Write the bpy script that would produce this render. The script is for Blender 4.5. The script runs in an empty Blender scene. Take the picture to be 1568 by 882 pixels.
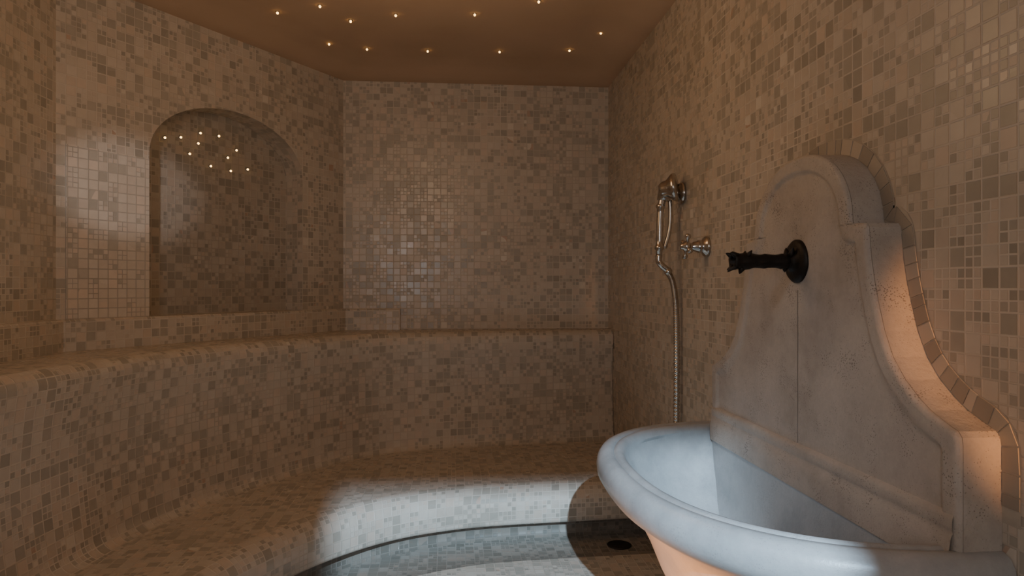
import bpy, math, random
from mathutils import Vector, Matrix, noise as mnoise
random.seed(7)
scene=bpy.context.scene
XR=.81; YB=3.5; XL=-1.30; YF=-1.5; H=2.305
# ---------------------------------------------------------------- node helpers
def newmat(name):
    m=bpy.data.materials.new(name); m.use_nodes=True
    nt=m.node_tree; nt.nodes.clear()
    out=nt.nodes.new('ShaderNodeOutputMaterial'); b=nt.nodes.new('ShaderNodeBsdfPrincipled')
    nt.links.new(b.outputs[0],out.inputs[0])
    return m,nt,b
def M(nt,op,a,b=None,c=None,clamp=False):
    n=nt.nodes.new('ShaderNodeMath'); n.operation=op; n.use_clamp=clamp
    for i,v in enumerate((a,b,c)):
        if v is None: continue
        if hasattr(v,'is_linked') or hasattr(v,'links'): nt.links.new(v,n.inputs[i])
        else: n.inputs[i].default_value=v
    return n.outputs[0]
def V(nt,op,a,b=None,scale=None):
    n=nt.nodes.new('ShaderNodeVectorMath'); n.operation=op
    for i,v in enumerate((a,b)):
        if v is None: continue
        if hasattr(v,'links'): nt.links.new(v,n.inputs[i])
        else: n.inputs[i].default_value=v
    if scale is not None:
        if hasattr(scale,'links'): nt.links.new(scale,n.inputs['Scale'])
        else: n.inputs['Scale'].default_value=scale
    return n.outputs['Value'] if op=='DOT_PRODUCT' else n.outputs['Vector']
def ramp(nt,fac,stops,interp='LINEAR'):
    n=nt.nodes.new('ShaderNodeValToRGB'); n.color_ramp.interpolation=interp
    e=n.color_ramp.elements
    while len(e)>1: e.remove(e[-1])
    e[0].position=stops[0][0]; e[0].color=(*stops[0][1],1)
    for p,c in stops[1:]:
        x=e.new(p); x.color=(*c,1)
    nt.links.new(fac,n.inputs[0]); return n.outputs[0]
def mix(nt,fac,a,b,mode='MIX'):
    n=nt.nodes.new('ShaderNodeMix'); n.data_type='RGBA'; n.blend_type=mode
    if hasattr(fac,'links'): nt.links.new(fac,n.inputs['Factor'])
    else: n.inputs['Factor'].default_value=fac
    for k,v in ((6,a),(7,b)):
        if hasattr(v,'links'): nt.links.new(v,n.inputs[k])
        else: n.inputs[k].default_value=(*v,1)
    return n.outputs[2]
def noise(nt,vec,scale,detail=3,rough=.5):
    n=nt.nodes.new('ShaderNodeTexNoise'); n.inputs['Scale'].default_value=scale
    n.inputs['Detail'].default_value=detail; n.inputs['Roughness'].default_value=rough
    if vec is not None: nt.links.new(vec,n.inputs['Vector'])
    return n.outputs['Fac']
def mosaic(name,size=.034,light=1.0,darkfrac=.44,rough=.22,smallfrac=.42,tiltk=.45,grout=1.0):
    m,nt,b=newmat(name)
    tc=nt.nodes.new('ShaderNodeTexCoord'); uv=tc.outputs['UV']
    p=V(nt,'SCALE',uv,scale=1/size)
    c=V(nt,'FLOOR',p)
    w1=nt.nodes.new('ShaderNodeTexWhiteNoise'); w1.noise_dimensions='3D'; nt.links.new(c,w1.inputs['Vector'])
    small=M(nt,'LESS_THAN',w1.outputs['Value'],smallfrac)
    s=M(nt,'ADD',small,1.0)
    q=V(nt,'SCALE',p,scale=s)
    cell=V(nt,'FLOOR',q); f=V(nt,'FRACTION',q)
    off=V(nt,'ADD',cell,(13.7,5.1,2.3))
    w2=nt.nodes.new('ShaderNodeTexWhiteNoise'); w2.noise_dimensions='3D'; nt.links.new(V(nt,'ADD',off,V(nt,'SCALE',(1,1,1),scale=s)),w2.inputs['Vector'])
    fc=V(nt,'SUBTRACT',f,(.5,.5,.5)); fa=V(nt,'ABSOLUTE',fc)
    sx=nt.nodes.new('ShaderNodeSeparateXYZ'); nt.links.new(fa,sx.inputs[0])
    d=M(nt,'MAXIMUM',sx.outputs[0],sx.outputs[1])
    g=M(nt,'SUBTRACT',.5,M(nt,'MULTIPLY',s,.036))
    mask=M(nt,'MULTIPLY',M(nt,'SUBTRACT',g,d),28.0,clamp=True)
    ln=noise(nt,uv,3.0,2)
    cellv=M(nt,'ADD',M(nt,'MULTIPLY',w2.outputs['Value'],.85),0.075)
    val=M(nt,'ADD',cellv,M(nt,'MULTIPLY',M(nt,'SUBTRACT',ln,.5),.30))
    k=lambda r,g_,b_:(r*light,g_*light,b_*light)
    df=1-darkfrac
    col=ramp(nt,val,[(0,k(.56,.49,.41)),(df*.30,k(.53,.46,.38)),(df*.60,k(.505,.43,.355)),(df*.85,k(.54,.445,.36)),
        (df,k(.385,.34,.28)),(df+darkfrac*.4,k(.35,.31,.255)),(df+darkfrac*.7,k(.315,.28,.23)),(.935,k(.43,.31,.235)),(.945,k(.57,.51,.43))],'CONSTANT')
    hs=nt.nodes.new('ShaderNodeSeparateXYZ'); nt.links.new(w2.outputs['Color'],hs.inputs[0])
    br=M(nt,'ADD',M(nt,'MULTIPLY',hs.outputs[0],.12),.94)
    stain=M(nt,'ADD',M(nt,'MULTIPLY',noise(nt,uv,30,3),.2),.9)
    col=V(nt,'SCALE',col,scale=M(nt,'MULTIPLY',br,stain))
    kg=lambda r,g_,b_:(r*light*grout,g_*light*grout,b_*light*grout)
    gn=ramp(nt,noise(nt,uv,2.2,3),[(.35,kg(.58,.51,.43)),(.65,kg(.43,.37,.30))])
    final=mix(nt,mask,gn,col)
    nt.links.new(final,b.inputs['Base Color'])
    rr=M(nt,'ADD',M(nt,'MULTIPLY',hs.outputs[1],.20),rough)
    rr=M(nt,'ADD',rr,M(nt,'MULTIPLY',M(nt,'SUBTRACT',1,mask),.35),clamp=True)
    nt.links.new(rr,b.inputs['Roughness'])
    rc=V(nt,'SUBTRACT',w2.outputs['Color'],(.5,.5,.5))
    tilt=V(nt,'DOT_PRODUCT',fc,rc)
    h=M(nt,'ADD',mask,M(nt,'MULTIPLY',tilt,tiltk))
    bp=nt.nodes.new('ShaderNodeBump'); bp.inputs['Strength'].default_value=.6; bp.inputs['Distance'].default_value=.001
    nt.links.new(h,bp.inputs['Height']); nt.links.new(bp.outputs[0],b.inputs['Normal'])
    return m
def stone(name,c1,c2,c3,pit=.5,rough=.7,bs=.5,ns=6):
    m,nt,b=newmat(name)
    tc=nt.nodes.new('ShaderNodeTexCoord'); o=tc.outputs['Object']
    n1=noise(nt,o,ns,6,.65); n2=noise(nt,o,110,4,.7)
    vo=nt.nodes.new('ShaderNodeTexVoronoi'); vo.inputs['Scale'].default_value=230; nt.links.new(o,vo.inputs['Vector'])
    pits=M(nt,'LESS_THAN',vo.outputs['Distance'],M(nt,'MULTIPLY',M(nt,'SUBTRACT',noise(nt,o,18,3),.36),1.1))
    col=ramp(nt,n1,[(.32,c1),(.5,c2),(.68,c3)])
    col=mix(nt,M(nt,'MULTIPLY',M(nt,'SUBTRACT',n2,.35,clamp=True),.9),col,c3)
    col=mix(nt,M(nt,'MULTIPLY',pits,pit),col,tuple(x*.5 for x in c3))
    nt.links.new(col,b.inputs['Base Color']); b.inputs['Roughness'].default_value=rough
    bp=nt.nodes.new('ShaderNodeBump'); bp.inputs['Strength'].default_value=bs; bp.inputs['Distance'].default_value=.002
    nt.links.new(M(nt,'SUBTRACT',n2,M(nt,'MULTIPLY',pits,pit*.8)),bp.inputs['Height']); nt.links.new(bp.outputs[0],b.inputs['Normal'])
    return m
def metal(name,c,rough,met=1.0,bump=0):
    m,nt,b=newmat(name); b.inputs['Metallic'].default_value=met
    tc=nt.nodes.new('ShaderNodeTexCoord'); n=noise(nt,tc.outputs['Object'],60,4)
    nt.links.new(ramp(nt,n,[(.3,tuple(x*.75 for x in c)),(.7,c)]),b.inputs['Base Color'])
    nt.links.new(M(nt,'ADD',M(nt,'MULTIPLY',n,.15),rough),b.inputs['Roughness'])
    if bump:
        bp=nt.nodes.new('ShaderNodeBump'); bp.inputs['Strength'].default_value=bump; bp.inputs['Distance'].default_value=.002
        nt.links.new(n,bp.inputs['Height']); nt.links.new(bp.outputs[0],b.inputs['Normal'])
    return m
MAT_W=mosaic('mosaic_wall'); MAT_B=mosaic('mosaic_bench',darkfrac=.42,light=1.0)
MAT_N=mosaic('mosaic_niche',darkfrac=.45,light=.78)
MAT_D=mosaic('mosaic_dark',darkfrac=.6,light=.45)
MAT_SHEEN=mosaic('mosaic_painted_sheen',darkfrac=.22,light=1.1,rough=.10,smallfrac=.25,tiltk=.6,grout=.72)  # paler, glossier tiles paint in the sheen left of the niche
MAT_F=mosaic('mosaic_floor',darkfrac=.5,light=.8)
MAT_STONE=stone('carved_stone',(.53,.47,.405),(.47,.415,.36),(.35,.305,.26),.7,.75,.9,5)
MAT_BASIN=stone('basin_stone',(.46,.455,.44),(.41,.405,.395),(.30,.30,.295),.25,.36,.25,5)
MAT_CHROME=metal('aged_chrome',(.62,.58,.53),.08)
MAT_BRONZE=metal('dark_bronze',(.024,.020,.017),.45,.6,.8)
MAT_DARK=metal('drain_dark',(.02,.018,.016),.5,.3)
mp,nt,b=newmat('ceiling_plaster'); tc=nt.nodes.new('ShaderNodeTexCoord')
nn=noise(nt,tc.outputs['Object'],2.5,4)
nt.links.new(ramp(nt,nn,[(.3,(.50,.35,.235)),(.7,(.58,.41,.28))]),b.inputs['Base Color']); b.inputs['Roughness'].default_value=.8
bp=nt.nodes.new('ShaderNodeBump'); bp.inputs['Strength'].default_value=.15; bp.inputs['Distance'].default_value=.004
nt.links.new(noise(nt,tc.outputs['Object'],40,4),bp.inputs['Height']); nt.links.new(bp.outputs[0],b.inputs['Normal'])
MAT_CEIL=mp
m,nt,b=newmat('star_glow'); b.inputs['Base Color'].default_value=(1,.7,.35,1)
b.inputs['Emission Color'].default_value=(1,.56,.15,1); b.inputs['Emission Strength'].default_value=7
MAT_STAR=m
m,nt,b=newmat('border_tile'); gi=nt.nodes.new('ShaderNodeNewGeometry')
nt.links.new(ramp(nt,gi.outputs['Random Per Island'],[(0,(.32,.275,.225)),(.35,(.37,.32,.26)),(.6,(.42,.36,.29)),(.8,(.49,.42,.34))],'CONSTANT'),b.inputs['Base Color'])
b.inputs['Roughness'].default_value=.4
MAT_BT=m
# ---------------------------------------------------------------- mesh builder
class B:
    def __init__(s): s.v=[];s.f=[];s.uv=[];s.mi=[];s.sm=[]
    def face(s,pts,uvs=None,mi=0,smooth=False):
        n=len(s.v); s.v+= [tuple(p) for p in pts]; s.f.append(tuple(range(n,n+len(pts))))
        s.uv.append(uvs or [(0,0)]*len(pts)); s.mi.append(mi); s.sm.append(smooth)
    def grid(s,rows,closed=False,mi=0,smooth=True,uvf=None,cap0=False,cap1=False,flip=False):
        n=len(s.v); R=len(rows); C=len(rows[0])
        for r in rows: s.v+=[tuple(p) for p in r]
        for i in range(R-1):
            for j in range(C if closed else C-1):
                k=(j+1)%C
                q=[n+i*C+j,n+i*C+k,n+(i+1)*C+k,n+(i+1)*C+j]
                u=[uvf(i,j),uvf(i,j+1),uvf(i+1,j+1),uvf(i+1,j)] if uvf else [(0,0)]*4
                if flip: q.reverse();u.reverse()
                s.f.append(tuple(q)); s.uv.append(u); s.mi.append(mi); s.sm.append(smooth)
        for c,i in ((cap0,0),(cap1,R-1)):
            if c:
                s.f.append(tuple(n+i*C+j for j in range(C))); s.uv.append([(0,0)]*C); s.mi.append(mi); s.sm.append(False)
    def lathe(s,prof,org,axis,seg=32,mi=0,mod=None):
        a=Vector(axis).normalized(); t=Vector((0,0,1)) if abs(a.z)<.9 else Vector((1,0,0))
        e1=a.cross(t).normalized(); e2=a.cross(e1); o=Vector(org); rows=[]
        for r,h in prof:
            rows.append([o+a*h+(e1*math.cos(x)+e2*math.sin(x))*(r*(mod(x,h) if mod else 1)) for x in [2*math.pi*k/seg for k in range(seg)]])
        s.grid(rows,True,mi,True,cap0=prof[0][0]>1e-4,cap1=prof[-1][0]>1e-4)
    def tube(s,pts,rad,seg=14,mi=0):
        pts=[Vector(p) for p in pts]; rows=[]; prev=None
        for i,p in enumerate(pts):
            d=(pts[min(i+1,len(pts)-1)]-pts[max(i-1,0)]).normalized()
            if prev is None:
                t=Vector((0,0,1)) if abs(d.z)<.9 else Vector((1,0,0)); e1=d.cross(t).normalized()
            else: e1=(prev-d*prev.dot(d)).normalized()
            prev=e1; e2=d.cross(e1); r=rad(i/(len(pts)-1)) if callable(rad) else rad
            rows.append([p+(e1*math.cos(x)+e2*math.sin(x))*r for x in [2*math.pi*k/seg for k in range(seg)]])
        s.grid(rows,True,mi,True,cap0=True,cap1=True)
    def build(s,name,mats,recalc=False,bevel=0,merge=False):
        me=bpy.data.meshes.new(name); me.from_pydata(s.v,[],s.f)
        l=me.uv_layers.new(name='UVMap'); k=0
        for u in s.uv:
            for q in u: l.data[k].uv=q; k+=1
        for i,p in enumerate(me.polygons): p.material_index=s.mi[i]; p.use_smooth=s.sm[i]
        for m in mats: me.materials.append(m)
        if recalc or merge:
            import bmesh
            bm=bmesh.new(); bm.from_mesh(me)
            if merge: bmesh.ops.remove_doubles(bm,verts=bm.verts,dist=1e-5)
            if recalc: bmesh.ops.recalc_face_normals(bm,faces=bm.faces)
            bm.to_mesh(me); bm.free()
        ob=bpy.data.objects.new(name,me); scene.collection.objects.link(ob)
        if bevel:
            mo=ob.modifiers.new('b','BEVEL'); mo.width=bevel; mo.segments=2; mo.limit_method='ANGLE'
        return ob
def catmull(P,n):
    P=[Vector(p) for p in P]; out=[]; L=len(P)-1
    for k in range(n+1):
        t=k/n*L; i=min(int(t),L-1); t-=i
        p0=P[max(i-1,0)];p1=P[i];p2=P[i+1];p3=P[min(i+2,L)]
        out.append(.5*((2*p1)+(p2-p0)*t+(2*p0-5*p1+4*p2-p3)*t*t+(3*p1-p0-3*p2+p3)*t**3))
    return out
def linear(P,n):
    P=[Vector(p) for p in P]; out=[]; L=len(P)-1
    for k in range(n+1):
        t=k/n*L; i=min(int(t),L-1); t-=i; out.append(P[i].lerp(P[i+1],t))
    return out
def box_at(bb,c,ex,ey,ez,mi=0):
    c=Vector(c); v=[]
    for sx in(-1,1):
        for sy in(-1,1):
            for sz in(-1,1): v.append(c+ex*sx+ey*sy+ez*sz)
    n=len(bb.v); bb.v+=[tuple(x) for x in v]
    for f in((0,1,3,2),(4,6,7,5),(0,4,5,1),(2,3,7,6),(0,2,6,4),(1,5,7,3)):
        bb.f.append(tuple(n+i for i in f)); bb.uv.append([(0,0)]*4); bb.mi.append(mi); bb.sm.append(False)
# ---------------------------------------------------------------- room shell
def wall(name,a,b,u0,mat=MAT_W,z0=0,z1=H,T=.1):
    bb=B(); L=(Vector(b)-Vector(a)).length
    d=(Vector(b)-Vector(a)).normalized(); n=Vector((d.y,-d.x))
    A=Vector(a);Bb=Vector(b)
    P=[(A.x,A.y,z0),(Bb.x,Bb.y,z0),(Bb.x,Bb.y,z1),(A.x,A.y,z1)]
    Q=[(p[0]+n.x*T,p[1]+n.y*T,p[2]) for p in P]
    bb.face(P,[(u0,z0),(u0+L,z0),(u0+L,z1),(u0,z1)])
    bb.face([Q[1],Q[0],Q[3],Q[2]])
    for i in range(4):
        j=(i+1)%4; bb.face([P[j],P[i],Q[i],Q[j]])
    return bb.build(name,[mat])
wall('wall_right',(XR,YF),(XR,YB),0)
wall('wall_back',(XR,YB),(-.547,YB),5.013)
wall('wall_left',(XL,2.37),(XL,YF),8.007)
DX0,DX1,DZ=-.139,.120,2.288  # unseen slot behind camera, edges shaped to crop the daylight patch
bb=B()
def fq(x0,x1,z0,z1):
    for y,fl in ((YF,0),(YF-.1,1)):
        P=[(x0,y,z0),(x1,y,z0),(x1,y,z1),(x0,y,z1)]
        bb.face(P if not fl else P[::-1],[(p[0]+9,p[2]) for p in (P if not fl else P[::-1])])
fq(XL,DX0,0,H); fq(DX1,XR,0,H); fq(DX0,DX1,DZ,H)
for x in (DX0,DX1): bb.face([(x,YF,0),(x,YF-.1,0),(x,YF-.1,DZ),(x,YF,DZ)],[(0,0),(.1,0),(.1,DZ),(0,DZ)])
bb.face([(DX0,YF,DZ),(DX1,YF,DZ),(DX1,YF-.1,DZ),(DX0,YF-.1,DZ)],[(0,0),(.7,0),(.7,.1),(0,.1)])
bb.build('wall_front',[MAT_W])
c0=Vector((XL,2.37)); c1=Vector((-.547,YB)); dd=(c1-c0).normalized(); LD=(c1-c0).length
nin=Vector((dd.y,-dd.x))
ND=.11; na,nb=.325,1.085; sill=1.155; spr=1.765; hh=.235
def P3(u,z,dep=0): q=c0+dd*u-nin*dep; return (q.x,q.y,z)
def arch(u):
    c=(na+nb)/2; r=(nb-na)/2; x=max(-1,min(1,(u-c)/r)); return spr+hh*math.sqrt(max(0,1-x*x))
bb=B()
def q4(u0_,u1_,z00,z01,z10,z11,dep=0,mi=0):
    bb.face([P3(u1_,z10,dep),P3(u0_,z00,dep),P3(u0_,z01,dep),P3(u1_,z11,dep)],[(u1_+.003,z10),(u0_+.003,z00),(u0_+.003,z01),(u1_+.003,z11)],mi)
q4(0,na,0,H,0,H); q4(nb,LD,0,H,0,H)
N=48
us=[(na+nb)/2-(nb-na)/2*math.cos(math.pi*i/N) for i in range(N+1)]
ar=0
for i in range(N):
    a_,b_=us[i],us[i+1]
    q4(a_,b_,0,sill,0,sill); q4(a_,b_,arch(a_),H,arch(b_),H)
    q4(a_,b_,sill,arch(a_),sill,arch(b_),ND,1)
    s=math.hypot(b_-a_,arch(b_)-arch(a_))
    bb.face([P3(a_,arch(a_)),P3(b_,arch(b_)),P3(b_,arch(b_),ND),P3(a_,arch(a_),ND)],[(ar,0),(ar+s,0),(ar+s,ND),(ar,ND)],0,True); ar+=s
bb.face([P3(na,sill),P3(nb,sill),P3(nb,sill,ND),P3(na,sill,ND)],[(na,0),(nb,0),(nb,ND),(na,ND)])
for u in (na,nb): bb.face([P3(u,sill),P3(u,spr),P3(u,spr,ND),P3(u,sill,ND)],[(0,sill),(0,spr),(ND,spr),(ND,sill)])
bb.face([P3(0,0,.18),P3(LD,0,.18),P3(LD,H,.18),P3(0,H,.18)])
bb.build('wall_diagonal',[MAT_W,MAT_N])
bb=B(); e=.003  # added panel, its pale colour stands for light reflected by the wall tiles
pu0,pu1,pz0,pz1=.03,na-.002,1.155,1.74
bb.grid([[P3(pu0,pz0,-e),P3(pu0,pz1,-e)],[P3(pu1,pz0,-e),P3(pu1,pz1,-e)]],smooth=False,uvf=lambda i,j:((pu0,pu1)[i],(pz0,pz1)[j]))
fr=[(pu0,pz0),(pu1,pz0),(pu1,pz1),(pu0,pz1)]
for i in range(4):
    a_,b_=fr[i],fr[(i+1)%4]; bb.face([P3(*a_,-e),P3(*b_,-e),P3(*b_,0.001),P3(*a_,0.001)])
bb.build('painted_sheen_panel',[MAT_SHEEN])
fl=B(); pts=[(XR+.1,YF-.1),(XR+.1,YB+.1),(-.6,YB+.1),(XL-.1,2.42),(XL-.1,YF-.1)]
fl.face([(x,y,0) for x,y in pts],[(x,y) for x,y in pts]); fl.face([(x,y,-.1) for x,y in pts][::-1])
for i in range(5):
    j=(i+1)%5; fl.face([(*pts[i],0),(*pts[i],-.1),(*pts[j],-.1),(*pts[j],0)])
fl.build('floor',[MAT_F])
cb=B()
o=[(XR,YF),(XR,YB),(-.547,YB),(XL,2.37),(XL,YF)]
def inset(P,d):
    out=[]; n=len(P)
    for i in range(n):
        p=Vector(P[i]); a=(p-Vector(P[i-1])).normalized(); b_=(Vector(P[(i+1)%n])-p).normalized()
        n1=Vector((-a.y,a.x)); n2=Vector((-b_.y,b_.x)); mm=(n1+n2); mm/=max(.3,mm.dot(n1)); out.append(p+mm*d)
    return out
rows=[]
for d,z in ((-.1,H),(0,H),(.05,H+.012),(.10,H+.030),(.16,H+.042),(.25,H+.048)):
    rows.append([(p.x,p.y,z) for p in inset(o,d)])
cb.grid(rows,True,0,True,cap1=True)
cb.grid([[(p.x,p.y,H+.12) for p in inset(o,-.1)],rows[0]],True,0,False,cap0=True)
cb.build('ceiling',[MAT_CEIL])
ZC=H+.048
def sweep_band(name,path,z0,z1,T,mat):
    bb=B(); P=[Vector(p) for p in path]; n=len(P); outp=[]
    for i in range(n):
        a=(P[i]-P[i-1]).normalized() if i else (P[1]-P[0]).normalized()
        b_=(P[i+1]-P[i]).normalized() if i<n-1 else a
        n1=Vector((a.y,-a.x)); n2=Vector((b_.y,-b_.x)); mm=n1+n2; mm/=mm.dot(n1); outp.append(P[i]+mm*T)
    L=[0]
    for i in range(1,n): L.append(L[-1]+(P[i]-P[i-1]).length)
    rr=.006
    prof=[(0,z1),(1-rr/T,z1),(1,z1-rr),(1,z0)]; pv=[0,T-rr,T,T+z1-z0]
    rows=[[(P[i].lerp(outp[i],f).x,P[i].lerp(outp[i],f).y,z) for i in range(n)] for f,z in prof]
    for k in range(3):
        bb.grid([rows[k],rows[k+1]],smooth=False,uvf=lambda i,j:(L[j],z1-pv[k+i]))
    for i in(0,n-1): bb.face([r[i] for r in rows]+[(P[i].x,P[i].y,z0)],[(.01,.01)]*5)
    return bb.build(name,[mat])
sweep_band('trim_1',[(XL,YF),(XL,2.37),(-.547,YB),(-.262,YB)],1.03,1.155,.028,MAT_W)
# ---------------------------------------------------------------- bench
X_=XL+.004; Y_=YB-.004
W=[(X_,-1.49),(X_,.5),(X_,1.4),(X_,1.95),(X_,2.365),(-1.014,2.786),(-.543,Y_),(-.04,Y_),(.338,Y_),(XR-.002,Y_)]
Bk=[(-1.10,-1.49),(-1.10,.5),(-1.09,1.4),(-1.036,1.947),(-.946,2.334),(-.741,2.73),(-.395,3.14),(-.04,3.27),(.338,3.32),(XR-.002,3.38)]
Fr=[(-.72,-1.49),(-.74,.6),(-.74,1.4),(-.63,1.90),(-.54,2.10),(-.417,2.28),(-.24,2.44),(-.05,2.53),(.2,2.58),(XR-.002,2.62)]
G=[(-.5,-1.49),(-.5,.6),(-.50,1.3),(-.42,1.65),(-.33,1.82),(-.2,1.97),(-.05,2.08),(.12,2.15),(.35,2.2),(XR-.002,2.25)]
NS=150
w=linear(W,NS); bk=catmull(Bk,NS); fr_=catmull(Fr,NS); g_=catmull(G,NS)
def cum(P):
    L=[0]
    for i in range(1,len(P)): L.append(L[-1]+(P[i]-P[i-1]).length)
    return L
LB,LF,LG=cum(bk),cum(fr_),cum(g_)
ZL,ZS,ZT=1.05,.50,.27
bb=B()
def row(fn): return [fn(i) for i in range(NS+1)]
def at(p,q,dist,z):
    d=(p-q); l=d.length; r=q+d*(dist/l) if l>1e-6 else q; return (r.x,r.y,z)
rows=[];kind=[];vv=[];mids=[]
CURM=0
def add(r,k,v): rows.append(r);kind.append(k);vv.append(v);mids.append(CURM)
add(row(lambda i:(w[i].x,w[i].y,ZL)),'p',0)
R1=.045
add(row(lambda i:at(w[i],bk[i],R1,ZL)),'p',0)
v=1.0
for a in range(0,91,15):
    th=math.radians(a); add(row(lambda i:at(w[i],bk[i],R1*(1-math.sin(th)),ZL-R1*(1-math.cos(th)))),'b',v-R1*th)
zb=ZL-R1; v=v-R1*math.pi/2
R2=.05
for k in range(1,9):
    t=k/8; z=zb+(ZS+R2-zb)*t
    add(row(lambda i:at(fr_[i],bk[i],-.02*math.sin(math.pi*t),z)),'b',v-(zb-z))
v-= (zb-ZS-R2)
for a in range(15,91,15):
    th=math.radians(a); add(row(lambda i:at(fr_[i],bk[i],R2*(1-math.cos(th)),ZS+R2-R2*math.sin(th))),'b',v-R2*th)
R3=.075
add(row(lambda i:at(fr_[i],bk[i],R2,ZS)),'p',0)
for t in (.33,.66):
    add(row(lambda i:(bk[i].lerp(fr_[i],t).x,bk[i].lerp(fr_[i],t).y,ZS)),'p',0)
add(row(lambda i:at(bk[i],fr_[i],R3,ZS)),'p',0)
v=2.0
for a in range(0,91,10):
    th=math.radians(a); add(row(lambda i:at(bk[i],fr_[i],R3*(1-math.sin(th)),ZS-R3*(1-math.cos(th)))),'f',v-R3*th)
v-=R3*math.pi/2; zb=ZS-R3
v-=.055; add(row(lambda i:at(bk[i],fr_[i],0,zb-.055)),'f',v)
for a in (45,90):
    th=math.radians(a); add(row(lambda i:at(bk[i],fr_[i],.015*(1-math.cos(th)),zb-.055-.015*math.sin(th))),'f',v-.015*th)
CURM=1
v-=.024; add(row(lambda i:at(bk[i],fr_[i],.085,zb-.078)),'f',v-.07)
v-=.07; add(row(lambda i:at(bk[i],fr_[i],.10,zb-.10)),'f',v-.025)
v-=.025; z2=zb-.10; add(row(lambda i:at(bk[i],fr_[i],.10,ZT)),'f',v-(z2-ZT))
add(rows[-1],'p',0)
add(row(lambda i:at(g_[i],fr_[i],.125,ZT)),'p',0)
CURM=0
mids[-1]=0
R5=.04
add(row(lambda i:at(fr_[i],g_[i],R5,ZT)),'p',0)
v=3.0
for a in range(0,91,15):
    th=math.radians(a); add(row(lambda i:at(fr_[i],g_[i],R5*(1-math.sin(th)),ZT-R5*(1-math.cos(th)))),'g',v-R5*th)
add(row(lambda i:(g_[i].x,g_[i].y,0.001)),'g',v-R5*math.pi/2-(ZT-R5))
for k in range(len(rows)-1):
    kk=kind[k] if kind[k]==kind[k+1] else None
    if kk is None:
        if (Vector(rows[k][5])-Vector(rows[k+1][5])).length<1e-5: continue
        kk='p'
    if kk=='p': uf=lambda i,j,k=k:(rows[k+i][j][0]+.7,rows[k+i][j][1])
    else:
        LL={'b':LB,'f':LF,'g':LG}[kk]; uf=lambda i,j,k=k,LL=LL:(LL[j],vv[k+i])
    bb.grid([rows[k],rows[k+1]],smooth=True,uvf=uf,mi=mids[k])
bench=bb.build('mosaic_bench',[MAT_B,MAT_D],merge=True)
# ---------------------------------------------------------------- star lights
bb=B()
a5=math.radians(5)
stars=[(425,18),(490,8),(537,31),(606,22),(727,21),(825,1),(920,49),(504,66),(562,74),(655,77),(765,78),(872,76)]
SP=[]
for x,y in stars:
    d=(ZC-1.26)*1045/(441-y); lx=(x-784)/1045*d
    SP.append((lx*math.cos(a5)+d*math.sin(a5),d*math.cos(a5)-lx*math.sin(a5)))
for r in range(7):
    for k in range(5):
        SP.append((-.95+k*.38+random.uniform(-.07,.07)+(.15 if r%2 else 0),2.2-r*.45+random.uniform(-.06,.06)))
for x,y in SP:
    bb.lathe([(0,.0),(.0075,0),(.008,.003),(.005,.004),(.0,.004)],(x,y,ZC+.001),(0,0,-1),12,1)
    bb.lathe([(.0,-.0055),(.0035,-.0045),(.0050,0),(.0035,.0045),(0,.0055)],(x,y,ZC-.005),(0,0,-1),10,0)
bb.build('ceiling_star_lights',[MAT_STAR,MAT_CHROME],recalc=True)
bb=B()
for u,z in ((.43,1.855),(.59,1.905),(.68,1.91),(.77,1.865),(.83,1.79),(.74,1.77),(.64,1.775),(.54,1.81),(.725,1.825),(.50,1.87),(.58,1.86)):
    p=Vector(P3(u+.03,z,ND)); nn3=Vector((nin.x,nin.y,0))
    bb.lathe([(0,.0005),(.008,0.0006),(.008,.003),(0,.004)],p,nn3,12,1)
    bb.lathe([(0,.0005),(.0045,.001),(.005,.005),(.003,.008),(0,.009)],p,nn3,10,0)
bb.build('niche_star_lights',[MAT_STAR,MAT_CHROME],recalc=True)
# ---------------------------------------------------------------- stone fountain (parent + parts)
fountain=bpy.data.objects.new('stone_fountain',None); scene.collection.objects.link(fountain)
CY=1.42; XF=.739
half=[(.478,.868),(.478,1.028),(.476,1.039),(.469,1.047),(.45,1.053),(.41,1.068),(.384,1.083),(.350,1.108),(.319,1.142),(.296,1.185),(.280,1.23),(.268,1.27),(.259,1.31),(.254,1.345),(.252,1.370),(.246,1.3775),(.230,1.379),(.204,1.381)]
for k in range(0,19):
    th=math.pi/2*k/18
    half.append((.201*math.cos(th)**.9 if k<18 else 0,1.388+.155*math.sin(th)))
def hw(z):
    for i in range(len(half)-1):
        y0,z0=half[i];y1,z1=half[i+1]
        if z0<=z<=z1 and z1>z0: return y0+(y1-y0)*(z-z0)/(z1-z0)
    return 0
SEG=[(Vector(half[i]),Vector(half[i+1])) for i in range(len(half)-1)]
def dist(y,z):
    p=Vector((abs(y),z)); best=9
    for a,b_ in SEG:
        d=b_-a; t=max(0,min(1,(p-a).dot(d)/max(1e-9,d.length_squared))); best=min(best,(a+d*t-p).length)
    return best
def sstep(a,b_,x):
    t=max(0,min(1,(x-a)/(b_-a))); return t*t*(3-2*t)
RB=.009
def fx(d):
    x=XF
    if d<RB: x+=RB-math.sqrt(max(0,RB*RB-(RB-d)**2))
    return x+.007*sstep(.030,.042,d)
zs=set()
z=.868
while z<1.54: zs.add(round(z,4)); z+=.004
for y_,z_ in half: zs.add(round(z_,4))
for k in range(12): zs.add(round(1.543-.02*(k/12)**2,5))
zs=sorted(zs); zs=[z for i,z in enumerate(zs) if i==0 or z-zs[i-1]>.0003]
rows=[]
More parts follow.
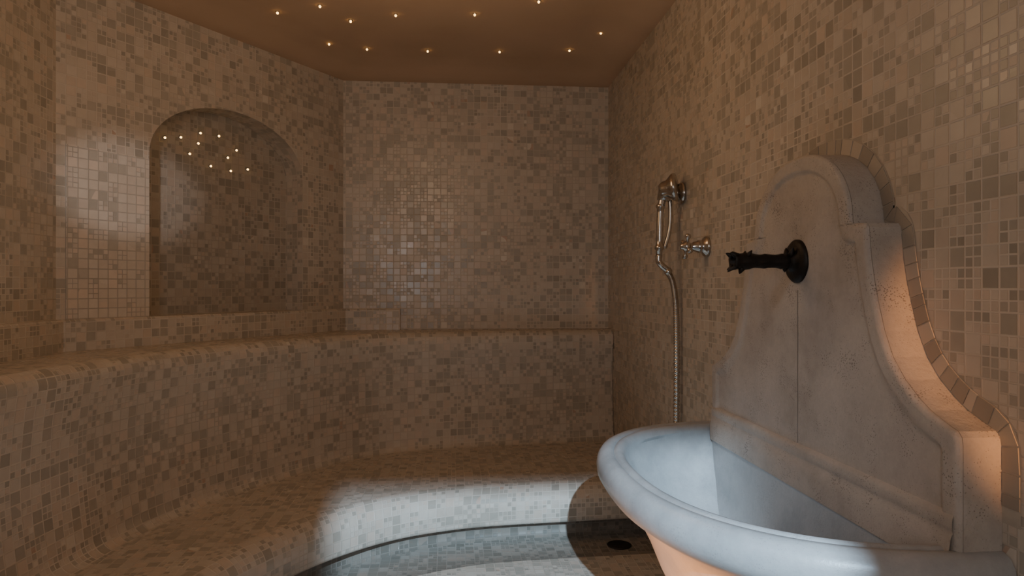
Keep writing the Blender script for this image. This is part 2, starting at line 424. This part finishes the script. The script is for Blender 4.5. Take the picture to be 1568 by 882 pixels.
for z in zs:
    h=hw(z)
    offs=[0,.0007,.0018,.0035,.006,.009,.014,.020,.026,.030,.033,.036,.039,.042,.047,.055]
    if h<.06: offs=[o_*h/.06 for o_ in offs]
    ys=[-(h-o_) for o_ in offs]; inner=h-offs[-1]
    ys+= [-inner+2*inner*k/36 for k in range(1,36)]+[(h-o_) for o_ in offs[::-1]]
    r=[]
    for y in ys:
        d=dist(y,z); er=mnoise.noise(Vector((y*9,z*9,0)))*.0016+mnoise.noise(Vector((y*40,z*40,3)))*.0008
        r.append((fx(d)+er*(1 if d>.002 else 0),CY+y,z))
    rows.append(r)
bb=B(); bb.grid(rows,smooth=True)
outl=[(y,z) for y,z in half]+[(-y,z) for y,z in half[::-1][1:]]
side=[[(x,CY+y,z) for y,z in outl] for x in (XF+RB+.0005,XF+RB+.02,XR-.0004)]
bb.grid(side,smooth=False)
bb.face([(XF+RB,CY-.478,.868),(XF+RB,CY+.478,.868),(XR-.0004,CY+.478,.868),(XR-.0004,CY-.478,.868)])
ob=bb.build('back_panel',[MAT_STONE],merge=False); ob.parent=fountain
bb=B()
Yn,Yf=CY-.470,CY+.470
bb.grid([[(x,y,z) for y in [Yn+(Yf-Yn)*i/40 for i in range(41)]] for x,z in [(.750,.925),(.7395,.922),(.737,.915),(.737,.900),(.739,.896),(.735,.890),(.732,.870),(.732,.830)]],smooth=True)
o2=bb.build('base_moulding',[MAT_STONE]); o2.parent=fountain
CB=1.44
def dring(a,b,xb,z,yc=CB,ex=2.45,N=72,Mb=14):
    pts=[]
    for k in range(N+1):
        t=math.pi*k/N; c=math.cos(t); s_=math.sin(t)
        y=yc-a*math.copysign(abs(c)**(2/ex),c); x=xb-b*abs(s_)**(2/ex)
        pts.append((x,y,z))
    y0=pts[-1][1]; y1=pts[0][1]
    for k in range(1,Mb): pts.append((xb,y0+(y1-y0)*k/Mb,z))
    return pts
xb=.8085
R=[]
R+= [dring(.17,.20,xb,.001),dring(.17,.20,xb,.06),dring(.14,.17,xb,.09),dring(.115,.145,xb,.14),dring(.105,.135,xb,.28),dring(.115,.145,xb,.36),dring(.15,.18,xb,.42)]
for a_,b_,z in ((.20,.22,.455),(.27,.262,.50),(.335,.303,.555),(.385,.333,.615),(.42,.357,.675),(.447,.380,.72),(.466,.402,.755),(.480,.423,.778),(.500,.447,.792),(.516,.465,.805),(.525,.475,.822),(.527,.477,.838),(.524,.474,.853),(.516,.466,.865),(.504,.454,.871),(.494,.444,.8715),(.489,.439,.868),(.4865,.4365,.864),(.484,.434,.868),(.476,.427,.872),(.468,.419,.870),(.461,.412,.863),(.457,.409,.852)):
    R.append(dring(a_,b_,xb,z))
XI=.737
def inr(a_,b_,z,xi): return dring(a_,b_-(xb-xi),xi,z)
for a_,b_,z,xi in ((.453,.405,.84,XI),(.444,.397,.81,XI),(.428,.383,.77,.734),(.395,.355,.72,.728),(.35,.32,.675,.715),(.285,.275,.645,.695),(.20,.225,.628,.66),(.10,.17,.620,.62),(.03,.125,.618,.60)):
    R.append(inr(a_,b_,z,xi))
bb=B(); bb.grid(R,True,0,True,cap0=True,cap1=True)
ob=bb.build('basin_bowl',[MAT_BASIN],recalc=True); ob.parent=fountain
mo=ob.modifiers.new('es','EDGE_SPLIT'); mo.split_angle=math.radians(60)
bb=B(); bb.lathe([(0,0),(.022,0),(.024,.003),(.020,.005),(.016,.003),(0,.002)],(.56,CB,.619),(0,0,1),24)
ob=bb.build('basin_drain',[MAT_CHROME],recalc=True); ob.parent=fountain
bb=B(); sz=1.318; XP=.7475
bb.lathe([(0,0),(.047,0),(.047,.006),(.042,.011),(.034,.013),(.026,.014),(.019,.020),(.015,.026)],(XP,CY,sz),(-1,0,0),36,0,)
def md(x,h): return 1+.06*math.sin(5*x+h*150)
prof=[(.0160,.015),(.0150,.03),(.0168,.04),(.0140,.05),(.0145,.07),(.0158,.078),(.0145,.086),(.0150,.10),(.0178,.112),(.0185,.122),(.0165,.130),(.0185,.142),(.0200,.148),(.015,.147),(.010,.135),(.0,.125)]
bb.lathe(prof,(XP,CY,sz),(-1,0,0),28,0,md)
def cone(p,d,r,l): bb.lathe([(r,0),(r*.8,l*.4),(r*.4,l*.8),(0,l)],p,d,10)
for sy in(-1,1):
    cone((XP-.022,CY+sy*.008,sz+.010),(.1,sy*.4,1),.008,.022)
    cone((XP-.118,CY+sy*.010,sz+.010),(.5,sy*.5,1),.006,.016)
    cone((XP-.142,CY+sy*.011,sz+.010),(-1,sy*.1,.5),.007,.018)
    cone((XP-.142,CY+sy*.009,sz-.012),(-1,sy*.1,-.5),.006,.016)
cone((XP-.03,CY,sz-.010),(-.1,0,-1),.008,.014)
cone((XP-.125,CY,sz-.012),(-.5,0,-1),.008,.018)
cone((XP-.146,CY,sz-.012),(-1,0,-.9),.006,.018)
ob=bb.build('bronze_spout',[MAT_BRONZE],recalc=True); ob.parent=fountain
m,nt,b=newmat('seam_grout'); n=noise(nt,None,40,3)
nt.links.new(ramp(nt,n,[(.3,(.16,.14,.12)),(.7,(.26,.23,.20))]),b.inputs['Base Color']); MAT_SEAM=m
bb=B(); box_at(bb,(.7465,CY,1.09),Vector((.0012,0,0)),Vector((0,.0012,0)),Vector((0,0,.165)))
ob=bb.build('panel_seam',[MAT_SEAM]); ob.parent=fountain
def resample(P,step):
    P=[Vector(p) for p in P]; L=cum(P); o_=[]; s=0
    while s<=L[-1]:
        i=max(k for k in range(len(L)) if L[k]<=s+1e-9); i=min(i,len(P)-2)
        t=(s-L[i])/max(1e-9,L[i+1]-L[i]); o_.append(P[i].lerp(P[i+1],t)); s+=step
    return o_
O=resample(outl,.004)
for it in range(5):
    O=[O[0]]+[(O[i-1]+O[i]*2+O[i+1])/4 for i in range(1,len(O)-1)]+[O[-1]]
def off(O,d):
    r=[]
    for i in range(len(O)):
        t=(O[min(i+3,len(O)-1)]-O[max(i-3,0)]).normalized(); r.append(O[i]+Vector((t.y,-t.x))*d)
    return r
Oo=off(O,.034)
for it in range(14):
    Oo=[Oo[0]]+[(Oo[i-1]+Oo[i]*2+Oo[i+1])/4 for i in range(1,len(Oo)-1)]+[Oo[-1]]
bb=B(); i=14
while i<len(O)-22:
    n=random.choice((7,8,9,8,5));
    a,b_,c,d=O[i],O[i+n],Oo[i+n],Oo[i]
    cen=(a+b_+c+d)/4
    if (c-d).length>.008 and (c-b_).length<.06:
        q=[cen+(p-cen)*.91 for p in (a,b_,c,d)]
        top=[(XR-.0022,CY+p.x,p.y) for p in q]; bot=[(XR-.0002,CY+p.x,p.y) for p in q]
        nn_=len(bb.v); bb.v+=top+bot
        for f in ((0,1,2,3),(0,4,5,1),(1,5,6,2),(2,6,7,3),(3,7,4,0)):
            bb.f.append(tuple(nn_+k for k in f)); bb.uv.append([(0,0)]*4); bb.mi.append(0); bb.sm.append(False)
    i+=n
bb.build('trim_3',[MAT_BT])
bb=B()
for i in range(10,len(O)-12):
    bb.face([(XR-.0008,CY+p.x,p.y) for p in (O[i],O[i+1],Oo[i+1],Oo[i])])
m,nt,b=newmat('border_grout'); n=noise(nt,None,40,3)
nt.links.new(ramp(nt,n,[(.3,(.40,.345,.28)),(.7,(.48,.42,.34))]),b.inputs['Base Color']); b.inputs['Roughness'].default_value=.8
bb.build('trim_4',[m])
# ---------------------------------------------------------------- shower
bb=B(); Y0=2.35; Z0=1.60
bb.lathe([(0,0),(.038,0),(.040,.005),(.033,.012),(.018,.018),(.014,.025),(.014,.05)],(XR-.0005,Y0,Z0-.005),(-1,0,0),28)
bb.tube([(XR-.045,Y0,Z0-.005),(XR-.055,Y0,Z0-.002),(XR-.07,Y0,Z0)],.013)
bb.lathe([(.016,-.024),(.023,-.022),(.024,0),(.023,.022),(.016,.024)],(.745,Y0,Z0-.01),(.18,0,1),24)
hx=.752
bb.lathe([(0,-.040),(.020,-.037),(.028,-.025),(.031,-.008),(.044,.006),(.050,.014),(.050,.022),(.046,.026),(0,.027)],(hx+.006,Y0-.02,Z0+.008),(.85,-.45,.15),32)
bb.tube(catmull([(hx-.004,Y0-.005,Z0+.02),(.742,Y0,Z0-.01),(.733,Y0,Z0-.05)],14),lambda t:.016-.003*t)
bb.lathe([(.012,0),(.017,.004),(.017,.012),(.013,.016),(.0125,.03),(.0135,.06),(.0135,.10),(.0125,.13),(.013,.145),(.017,.149),(.017,.158),(.012,.163),(.010,.185)],(.731,Y0,Z0-.045),(-.03,0,-1),22)
bb.tube(catmull([(.764,Y0,Z0-.03),(.766,Y0,Z0-.08),(.762,Y0,Z0-.14),(.745,Y0,Z0-.20)],16),.0075)
el=catmull([(.725,Y0,Z0-.225),(.724,Y0,Z0-.245),(.736,Y0,Z0-.262),(.752,Y0,Z0-.275),(.762,Y0,Z0-.292)],20)
bb.tube(el,.0115)
bb.lathe([(.010,0),(.015,.003),(.015,.014),(.012,.018)],el[-6],(.7,0,-.75),18)
hp=catmull([(.760,Y0,Z0-.288),(.776,Y0,Z0-.325),(.786,Y0,Z0-.40),(.789,Y0,Z0-.55),(.788,Y0,Z0-.80),(.784,Y0,Z0-.98),(.770,Y0,Z0-1.04),(.752,Y0-.03,Z0-1.05),(.750,Y0-.07,Z0-1.02),(.765,Y0-.09,Z0-.98),(XR-.005,Y0-.09,Z0-.97)],1300)
bb.tube(hp,lambda t:.0105+.0012*math.sin(t*185*2*math.pi),seg=12)
bb.lathe([(0,0),(.024,0),(.025,.004),(.018,.009),(.012,.012),(.012,.03)],(XR-.0005,Y0-.09,Z0-.97),(-1,0,0),24)
bb.build('hand_shower',[MAT_CHROME],recalc=True)
bb=B(); o_=(XR-.0005,2.114,1.392)
bb.lathe([(0,0),(.033,0),(.034,.004),(.031,.010),(.022,.016),(.020,.024),(.021,.030),(.017,.034),(.015,.045),(.0115,.050),(.0115,.058),(.016,.061),(.018,.068),(.016,.075),(.010,.080),(.009,.086),(0,.089)],o_,(-1,0,0),32)
for k in range(4):
    an=math.radians(25+90*k); d=Vector((0,math.cos(an),math.sin(an))); c=Vector((XR-.068,2.114,1.392))
    bb.lathe([(.006,.010),(.0048,.020),(.0055,.026),(.0085,.031),(.0092,.036),(.0075,.041),(.0,.044)],c,d,14)
bb.build('shower_valve',[MAT_CHROME],recalc=True)
bb=B(); bb.lathe([(0,0),(.045,0),(.047,.003),(.042,.005),(.038,.004),(.034,.006),(.012,.006),(0,.006)],(.64,2.58,ZT),(0,0,1),32)
bb.build('floor_drain',[MAT_DARK],recalc=True)
# ---------------------------------------------------------------- lights
def area(name,loc,tgt,sx,sy,col,pw,spread=180):
    l=bpy.data.lights.new(name,'AREA'); l.shape='RECTANGLE'; l.size=sx; l.size_y=sy; l.color=col; l.energy=pw; l.spread=math.radians(spread)
    o=bpy.data.objects.new(name,l); o.location=loc; o.rotation_euler=(Vector(tgt)-Vector(loc)).to_track_quat('-Z','Y').to_euler(); scene.collection.objects.link(o)
def spot(name,loc,tgt,ang,blend,col,pw,rad):
    l=bpy.data.lights.new(name,'SPOT'); l.spot_size=math.radians(ang); l.spot_blend=blend; l.color=col; l.energy=pw; l.shadow_soft_size=rad
    o=bpy.data.objects.new(name,l); o.location=loc; o.rotation_euler=(Vector(tgt)-Vector(loc)).to_track_quat('-Z','Y').to_euler(); scene.collection.objects.link(o)
def point(name,loc,col,pw,rad):
    l=bpy.data.lights.new(name,'POINT'); l.color=col; l.energy=pw; l.shadow_soft_size=rad
    o=bpy.data.objects.new(name,l); o.location=loc; scene.collection.objects.link(o)
COOL=(.52,.76,1.0)
spot('daylight_through_door',(-.07,-2.5,2.67),(.15,1.6,.75),34,.2,COOL,1900,.015)
spot('cool_fill_soft',(-.8,.35,2.05),(.62,1.38,.92),27,.9,(.68,.83,1),26,.18)  # added cool fill with no source there, brightens basin and panel front
spot('tile_highlight_fill',(-.5,-1.2,1.7),(-1.18,2.57,1.62),6.5,.7,(.95,.95,1),140,.03)  # added narrow spot, brightens the wall tiles left of the niche
area('door_daylight',(-.5,-1.4,1.5),(-.3,1.8,.9),.5,.9,(.94,.95,1.0),9)
point('warm_fill',(-.2,1.9,1.95),(1,.63,.34),8,.3)  # added unseen fill in place of warm ambient light
spot('warm_lamp_side',(.75,-.6,1.05),(.975,.94,1.12),19,.4,(1,.40,.12),110,.03)
spot('warm_lamp_low',(.0,1.0,.24),(.50,1.28,.60),46,.6,(1,.36,.09),60,.05)
point('warm_fill_rear',(-.5,-.6,1.9),(1,.82,.60),4.6,.3)  # added fill behind camera, lifts the room's ambient level
wd=bpy.data.worlds.new('w'); scene.world=wd; wd.use_nodes=True
wd.node_tree.nodes['Background'].inputs[0].default_value=(.02,.014,.01,1)
cam=bpy.data.cameras.new('camera'); cam.lens=24; cam.sensor_width=36; cam.clip_start=.02
co=bpy.data.objects.new('camera',cam); co.location=(0,0,1.26); co.rotation_euler=(math.radians(90),0,-a5)
scene.collection.objects.link(co); scene.camera=co
